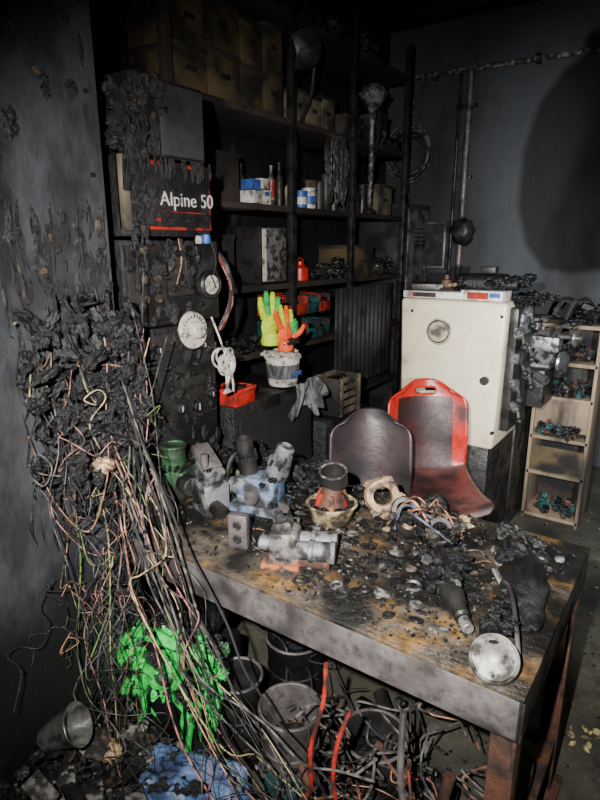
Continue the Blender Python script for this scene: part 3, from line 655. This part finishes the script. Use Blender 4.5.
for (y,z,dx) in ((2.68,1.22,.05),(2.70,1.10,.06),(2.68,.98,.05),(2.72,.87,.05),(2.80,1.30,.05),(2.84,1.14,.05),(2.88,1.0,.05)):
    b.lathe((-.685,y,z),(1,-.35,0),[(.028,0),(.030,.02),(.022,.026),(.012,.032),(0,.032)],m_chrome,seg=18)
    e=Vector((-.685+dx,y-.05,z-.055)); b.tube([(-.66,y-.01,z),(-.65,y-.02,z-.02),e],.007,m_chrome); b.lump(e,(.016,.016,.016),m_black,amp=0,sub=2)
b.lathe((-.90,3.07,1.15),(0,1,0),[(.06,0),(.11,.005),(.11,.08),(.1,.085),(.04,.085),(0,.085)],m_grey,seg=28)
b.box((-.80,3.28,1.00),(.34,.22,.10),m_grey,bev=.01); b.box((-.70,3.24,1.10),(.20,.12,.08),m_alu,bev=.008); b.box((-.76,3.25,1.17),(.09,.09,.07),m_grey,bev=.006)
b.cyl((-.62,3.24,1.14),(-.50,3.22,1.14),.012,m_chrome); b.lathe((-.54,3.23,1.14),(1,-.1,0),[(.045,0),(.05,.006),(.045,.016),(.012,.018),(0,.018)],m_chrome,seg=24)
b.lathe((-.62,3.16,1.02),(1,-.3,0),[(.02,0),(.02,.04),(.055,.045),(.06,.055),(.055,.065),(0,.066)],m_chrome,seg=24)
b.cyl((-.62,3.12,1.20),(-.52,3.06,1.23),.008,m_chrome); b.lump((-.52,3.06,1.23),(.017,.017,.017),m_black,amp=0,sub=2)
b.cyl((-.66,3.0,1.08),(-.60,2.96,1.06),.03,m_grey); b.cyl((-.66,3.02,.97),(-.60,2.98,.95),.022,m_chrome); b.cyl((-.66,2.98,1.19),(-.58,2.94,1.19),.014,m_chrome)
b.box((-.68,3.20,.88),(.10,.24,.20),m_dsteel,bev=.01)
b.cyl((-.80,3.1,.80),(-.80,4.2,.80),.016,m_chrome); b.box((-.93,4.15,1.03),(.20,.24,.22),m_grey,bev=.02)
for k in range(16): b.lump((-.70+u(-.04,.06),u(2.75,3.2),1.34+u(0,.03)),(.025,.025,.016),m_char,amp=.5,seed=k,sub=3)
b.done()
b=B('parts_boxes_on_lathe')
b.box((-1.10,2.76,1.368),(.30,.16,.032),m_white,bev=.003,rot=(0,0,.04)); b.box((-1.14,2.679,1.368),(.12,.003,.022),m_redd,bev=0,rot=(0,0,.04))
b.box((-.86,2.75,1.374),(.20,.12,.045),m_white,bev=.003,rot=(0,0,-.06)); b.box((-.88,2.689,1.374),(.10,.003,.03),m_redd,bev=0,rot=(0,0,-.06)); b.box((-.80,2.686,1.378),(.05,.003,.02),m_bluec,bev=0,rot=(0,0,-.06))
b.box((-1.15,2.79,1.402),(.18,.13,.03),m_dsteel,bev=.003,rot=(0,0,.3))
b.done()
b=B('brass_fitting',(-1.06,2.76,1.386)); b.lathe((0,0,0),(0,0,1),[(.03,0),(.032,.01),(.02,.015),(.018,.03),(.026,.032),(.026,.05),(.012,.055),(.012,.075),(0,.075)],m_rust,seg=16); b.cyl((.0,0,.025),(.05,-.01,.03),.01,m_brass); b.done()
b=B('charred_motor',(-.92,2.96,1.352)); b.cyl((-.16,0,.06),(.10,0,.06),.052,m_black,bev=.008); b.cyl((.10,0,.06),(.15,0,.06),.03,m_dsteel); b.box((0,0,.02),(.2,.12,.03),m_black)
for k in range(20): b.lump((u(-.2,.2),u(-.06,.06),.02+u(0,.08)),(.03,.03,.02),m_char,amp=.5,seed=k,sub=3)
b.box((0,0,.13),(.08,.06,.03),m_dsteel); b.done()
# ---------------------------------------------------------------- plywood cabinet
b=B('open_plywood_cabinet')
X0,X1,Y0,Y1,H=-.74,-.44,3.42,3.75,1.17
for x in (X0,X1): b.box((x,(Y0+Y1)/2,H/2),(.018,Y1-Y0,H),m_wood,bev=.002)
b.box(((X0+X1)/2,Y1,H/2),(X1-X0,.012,H),m_woodd)
for z in (.03,.30,.52,.76,.96,H): b.box(((X0+X1)/2,(Y0+Y1)/2,z),(X1-X0+.01,Y1-Y0,.02),m_wood,bev=.002)
b.box(((X0+X1)/2,Y0+.02,.66),(X1-X0-.02,.01,.18),m_wood); b.box(((X0+X1)/2,Y0+.02,.39),(X1-X0-.02,.01,.15),m_card)
for i in range(150):
    z=R.choice([.77,.97,.53,.77,.97,.05]); b.lump((u(X0+.04,X1-.04),Y0+u(.02,.12) if z>.6 or z<.1 else Y0+u(-.01,.01),z+u(.01,.08)),(u(.012,.028),u(.012,.028),u(.01,.028)),R.choice([m_char,m_char,m_dsteel,m_char,m_rust,m_teal]),amp=.5,seed=i,sub=3)
b.done()
b=B('charred_tool_heap')
for i in range(30): b.lump((u(X0+.14,X1),u(3.46,3.66),1.18+u(.01,.09)),(u(.02,.045),u(.02,.045),u(.012,.025)),m_char,amp=.5,seed=i,sub=3)
b.box((-.50,3.5,1.26),(.14,.05,.03),m_black,rot=(.1,.4,.3)); b.tube([(-.64,3.5,1.2),(-.6,3.5,1.3),(-.52,3.5,1.31),(-.46,3.5,1.22)],.012,m_black); b.done()
# ---------------------------------------------------------------- chairs
def chair(name,loc,rz,mo,mi_,ms,w=.40,zs=.60,hb=.46,hole=True):
    b=B(name,loc,(0,0,rz))
    P=spline([Vector((0,a,z)) for a,z in [(-.23,-.035),(-.20,-.005),(-.08,-.02),(.09,-.012),(.16,.02),(.195,.11),(.215,.24*hb/.46),(.24,.37*hb/.46),(.26,hb)]],5)
    N=len(P)-1
    def f(a,c):
        k=c*N; i=int(min(k,N-1)); p=P[i].lerp(P[i+1],k-i)
        s=2*a-1
        ww=w/2*(1-.06*c)
        if c>.80: q=(c-.80)/.20; ww*=(max(0,1-q**3*.42))
        if c<.08: ww*=.9+.1*c/.08
        back=min(1,max(0,(c-.5)/.2))
        y=p.y-(s*s)*.06*back; z=p.z+(s*s)*.035*(1-back)
        if c>.85: z-=(abs(s)**3)*.05*(c-.85)/.15
        return Vector((s*ww,y,z+zs))
    def sk(a,c): return hole and .905<c<.94 and .36<a<.64
    def mf(a,c):
        if c<.5: return ms
        return mi_ if (.14<a<.84 and c<.89) else mo
    b.grid(f,30,60,mo,skip=sk,mf=mf)
    o=b.done(solid=.008,recalc=False)
    c2=B('legs',(0,0,0))
    k=w/.40
    for sx in (-1,1):
        c2.tube([(sx*.15*k,-.15,zs-.03),(sx*.19*k,-.19,zs*.5),(sx*.21*k,-.21,.0)],.012,m_dsteel,seg=8)
        c2.tube([(sx*.15*k,.12,zs-.03),(sx*.18*k,.18,zs*.5),(sx*.20*k,.22,.0)],.012,m_dsteel,seg=8)
        c2.cyl((sx*.15*k,-.15,zs-.035),(sx*.15*k,.12,zs-.035),.011,m_dsteel)
    c2.cyl((-.19*k,-.19,zs*.5),(.19*k,-.19,zs*.5),.009,m_dsteel); c2.cyl((-.15*k,.12,zs-.035),(.15*k,.12,zs-.035),.011,m_dsteel)
    q=c2.done(); q.parent=o
    return o
chair('plastic_shell_chair',(-.83,2.16,0),.62,m_red,m_inner,m_seat,w=.37,zs=.61,hb=.42)
chair('plastic_shell_chair.001',(-.955,1.85,0),.55,m_brown,m_brown,m_black,w=.355,zs=.525,hb=.42,hole=False)
# ---------------------------------------------------------------- under bench
b=B('melted_green_generator',(-1.20,1.07,0),(0,0,.35))
b.box((0,.03,.20),(.30,.20,.36),m_black,bev=.02); b.box((0,-.075,.34),(.28,.03,.10),m_gcase,bev=.01)
for k in range(80):
    x=u(-.16,.17); z=u(.24,.50); b.lump((x,-.09+u(-.02,.02),z),(u(.012,.030),u(.010,.02),u(.012,.024)),m_green if R.random()<.5 else R.choice([m_char,m_gcase]),amp=.5,seed=k,sub=3,rot=(0,u(-.6,.6),0))
for k in range(14):
    x=u(-.15,.15); z=u(.25,.48); b.tube([(x,-.10,z),(x+u(-.03,.03),-.115,z-.08),(x+u(-.03,.03),-.11,z-u(.12,.22))],[.012,.009,.005,.003],m_green,seg=7,n=5)
b.tube([(-.13,-.1,.46),(-.05,-.12,.50),(.05,-.12,.47),(.15,-.11,.44)],[.012,.022,.016,.012],m_green,seg=8)
b.tube([(.03,-.11,.46),(.05,-.12,.38),(.02,-.12,.30),(.07,-.12,.22),(.06,-.12,.10),(.09,-.12,.02)],[.014,.014,.009,.010,.007],m_green,seg=8)
b.tube([(.14,-.11,.44),(.13,-.12,.34),(.15,-.12,.24),(.13,-.12,.16)],[.014,.012,.009,.004],m_green,seg=8)
b.tube([(-.10,-.11,.30),(-.08,-.12,.22),(-.11,-.12,.14),(-.08,-.12,.05)],[.01,.010,.006,.006],m_green,seg=8)
b.cyl((-.10,-.09,.12),(-.10,-.12,.12),.06,m_dsteel,bev=.005)
b.box((0,0,.48),(.26,.16,.05),m_char,bev=.01)
for k in range(5): b.tube([(-.12+.06*k,-.10,.30),(-.12+.06*k,-.125,.28),(-.12+.06*k,-.125,.18),(-.12+.06*k,-.10,.16)],.006,m_black)
b.done()
b=B('concrete_block',(-1.52,1.14,0)); b.box((0,0,.15),(.14,.30,.30),m_steel,bev=.01); b.box((0,-.151,.15),(.06,.004,.18),m_black); b.done()
def bucket(name,loc,r,h,m,m2=None,rot=(0,0,0)):
    b=B(name,loc,rot)
    b.lathe((0,0,0),(0,0,1),[(r*.86,0),(r*.88,.01),(r*.97,h*.9),(r*1.03,h*.93),(r*1.04,h),(r*.97,h),(r*.93,h*.9),(r*.82,.015),(0,.012)],m,seg=32)
    for q in (.3,.62): b.torus((0,0,h*q),(0,0,1),r*(.88+.1*q),.004,m,seg=32,seg2=6)
    b.torus((0,0,h),(0,0,1),r*1.01,.005,m_steel,seg=32,seg2=6)
    if m2: b.lathe((0,0,h*.05),(0,0,1),[(r*.895,0),(r*.925,h*.45)],m2,seg=32,cap=False)
    b.torus((0,0,h*.85),(1,.3,.5),r*1.02,.0035,m_dsteel,seg=20,a0=0,a1=pi)
    b.lump((0,0,h*.55),(r*.8,r*.8,h*.12),m_char,amp=.4,seed=4)
    return b
bucket('steel_drum',(-1.02,1.12,0),.075,.32,m_dsteel).done()
bucket('paint_bucket',(-.82,1.12,0),.088,.31,m_steel,m_teal).done()
bucket('rusty_pot',(-.62,1.27,0),.095,.20,m_dsteel).done()
bucket('rusty_tin',(-.46,1.05,0),.085,.16,m_rust).done()
bucket('tar_bucket',(-1.0,1.40,0),.10,.30,m_black).done()
b=B('red_air_hoses')
b.tube([(-.585,.938,.69),(-.58,.92,.60),(-.60,.90,.48),(-.60,.90,.36),(-.65,.91,.26),(-.68,.93,.14),(-.64,.98,.02)],.0055,m_hose,seg=8,n=12)
b.tube([(-.53,.96,.58),(-.545,.93,.50),(-.55,.92,.40),(-.53,.92,.28),(-.55,.94,.15),(-.53,.98,.02)],.0055,m_hose,seg=8,n=12)
b.tube([(-.40,1.0,.45),(-.37,.97,.36),(-.36,1.0,.25),(-.42,1.0,.12)],.004,m_hose,seg=8,n=12)
b.tube([(-.42,1.0,.60),(-.40,.96,.45),(-.37,.97,.3),(-.40,1.0,.1)],.008,m_steel,seg=8,n=12)
b.done()
b=B('black_cable_heap')
for k in range(70):
    x=u(-.85,-.22); y=u(1.0,1.45); pts=[]
    p=Vector((x,y,u(.0,.25)+.02))
    for j in range(6):
        pts.append(p.copy()); p=p+Vector((u(-.12,.12),u(-.09,.09),u(-.08,.07))); p.z=max(.01,p.z); p.y=max(.97,p.y); p.x=min(-.2,p.x)
    b.tube(pts,u(.0015,.005),R.choice([WIRE[0],WIRE[0],WIRE[1],WIRE[1],WIRE[2],m_dsteel,m_char]),seg=6,n=6)
b.done()
b=B('steel_offcuts')
for k in range(38):
    b.box((u(-.85,-.25),u(1.05,1.5),u(.01,.10)),(u(.03,.16),u(.02,.05),u(.01,.04)),R.choice([m_dsteel,m_rust,m_steel,m_char]),rot=(u(-.4,.4),u(-.5,.5),u(0,3)))
for k in range(12): 
    a=Vector((u(-.8,-.3),u(1.0,1.4),.02)); b.cyl(a,a+Vector((u(-.15,.15),u(-.1,.1),u(.02,.28))),u(.006,.016),R.choice([m_dsteel,m_grey,m_rust]),seg=12)
for k in range(260): b.shard((u(-.95,-.2),u(.9,1.5),u(.0,.06)),u(.005,.022),R.choice([m_char,m_char,m_ash,m_rust,m_dsteel]),R)
b.done()
b=B('blue_plastic_jerrycan',(-.99,.90,.03),(0,0,.45))
b.lump((0,0,.08),(.15,.085,.08),m_blue,amp=.2,seed=9,sub=4,freq=4)
b.box((0,0,.075),(.25,.13,.13),m_blue,bev=.03,segs=4); b.cyl((.10,0,.13),(.11,0,.165),.022,m_blue,bev=.003)
b.tube([(-.06,0,.13),(-.04,0,.175),(.03,0,.175),(.05,0,.13)],.012,m_blue,seg=8)
for k in range(14): b.lump((u(-.13,.13),u(-.07,.07),.14),(.03,.02,.01),R.choice([m_char,m_blue]),amp=.6,seed=k,sub=3)
b.done()
b=B('floor_rubble')
def hz(x,y):
    return max(0,.30*(1-(x+1.28)/.24))*max(0,min(1,(1.0-y)/.15))
for i in range(320):
    x=-1.26+.34*u(0,1)**1.3; y=u(.45,1.02)
    b.lump((x,y,hz(x,y)*u(.55,1)+u(.0,.05)),(u(.012,.040),u(.012,.036),u(.008,.026)),R.choice([m_char,m_char,m_black,m_ash,m_rustdrip,m_dsteel]),amp=.5,seed=i,sub=3,rot=(0,0,u(0,3)))
for i in range(24):
    x=u(-1.22,-1.05); y=u(.5,.9); h=hz(x,y)
    b.lump((x,y,h*.4),(.055,.08,max(.04,h*.5)),m_black,amp=.35,seed=i+50,sub=4)
for i in range(900):
    x=u(-1.28,-.4); y=u(.50,1.3)
    b.shard((x,y,hz(x,y)*u(.8,1.1)+(u(.0,.09) if x<-.95 else .006)),u(.004,.020),R.choice([m_char,m_char,m_ash,m_black,m_rustdrip,m_dsteel]),R)
for i in range(46):
    x=u(-1.22,-.92); y=u(.52,1.0); b.box((x,y,hz(x,y)+u(.02,.08)),(u(.04,.10),u(.02,.06),u(.004,.014)),R.choice([m_char,m_dsteel,m_ash,m_black,m_rustdrip]),rot=(u(-.5,.5),u(-.5,.5),u(0,3)))
b.lump((-1.18,.76,.24),(.035,.026,.020),m_brass,amp=.4,seed=2); b.done()
b=B('aluminium_reflector',(-1.215,.655,.375),(0,0,0))
b.lathe((0,0,0.0),(.55,.35,.35),[(.026,-.06),(.030,-.05),(.038,-.02),(.052,.045),(.056,.05),(.051,.048),(.036,-.015),(0,-.035)],m_chrome,seg=30); b.done()
b=B('yellow_leaf_scrap')
for i in range(14): b.shard((-.12+u(-.05,.04),1.84+u(-.05,.05),.006),u(.008,.022),WIRE[5],R)
b.done()
b=B('floor_grit')
for i in range(700): b.shard((u(-.6,.5),u(1.0,4.0),.003),u(.002,.010),R.choice([m_char,m_ash,m_char]),R)
b.done()
# unseen blocker hung on a cord, added to cast the oval wall shadow
b=B('shadow_blocker',(-.005,1.49,1.755))
b.lathe((0,0,-.215),(0,0,1),[(0,0),(.06,.01),(.10,.06),(.122,.14),(.122,.25),(.10,.34),(.06,.40),(.03,.42),(.025,.46),(0,.46)],m_black,seg=28)
b.cyl((0,0,.24),(0,0,1.445),.003,m_black,seg=6); b.done()
# ---------------------------------------------------------------- camera & lights
cam=bpy.data.cameras.new('camera'); co=bpy.data.objects.new('camera',cam); bpy.context.collection.objects.link(co)
co.location=(0,0,1.6); co.rotation_euler=(math.radians(75),0,math.radians(35)); cam.lens=26.0; cam.sensor_width=36; cam.clip_start=.02
bpy.context.scene.camera=co
def light(name,kind,loc,e,col,size,tgt=None,**k):
    L=bpy.data.lights.new(name,kind); L.energy=e; L.color=col
    if kind=='AREA': L.size=size
    else: L.shadow_soft_size=size
    for a,v in k.items(): setattr(L,a,v)
    o=bpy.data.objects.new(name,L); bpy.context.collection.objects.link(o); o.location=loc
    if tgt: o.rotation_euler=(Vector(tgt)-Vector(loc)).to_track_quat('-Z','Y').to_euler()
    return o
light('camera_flash','SPOT',(-.10,-.09,1.72),480,(1,.97,.93),.012,(-1.0,1.60,1.0),spot_size=math.radians(88),spot_blend=.9)
light('torch','SPOT',(.35,.15,1.6),760,(.92,.96,1.0),.012,(.10,4.0,1.0),spot_size=math.radians(66),spot_blend=.85)
w=bpy.data.worlds.new('world'); bpy.context.scene.world=w; w.use_nodes=True
w.node_tree.nodes['Background'].inputs[0].default_value=(.5,.55,.65,1); w.node_tree.nodes['Background'].inputs[1].default_value=.004
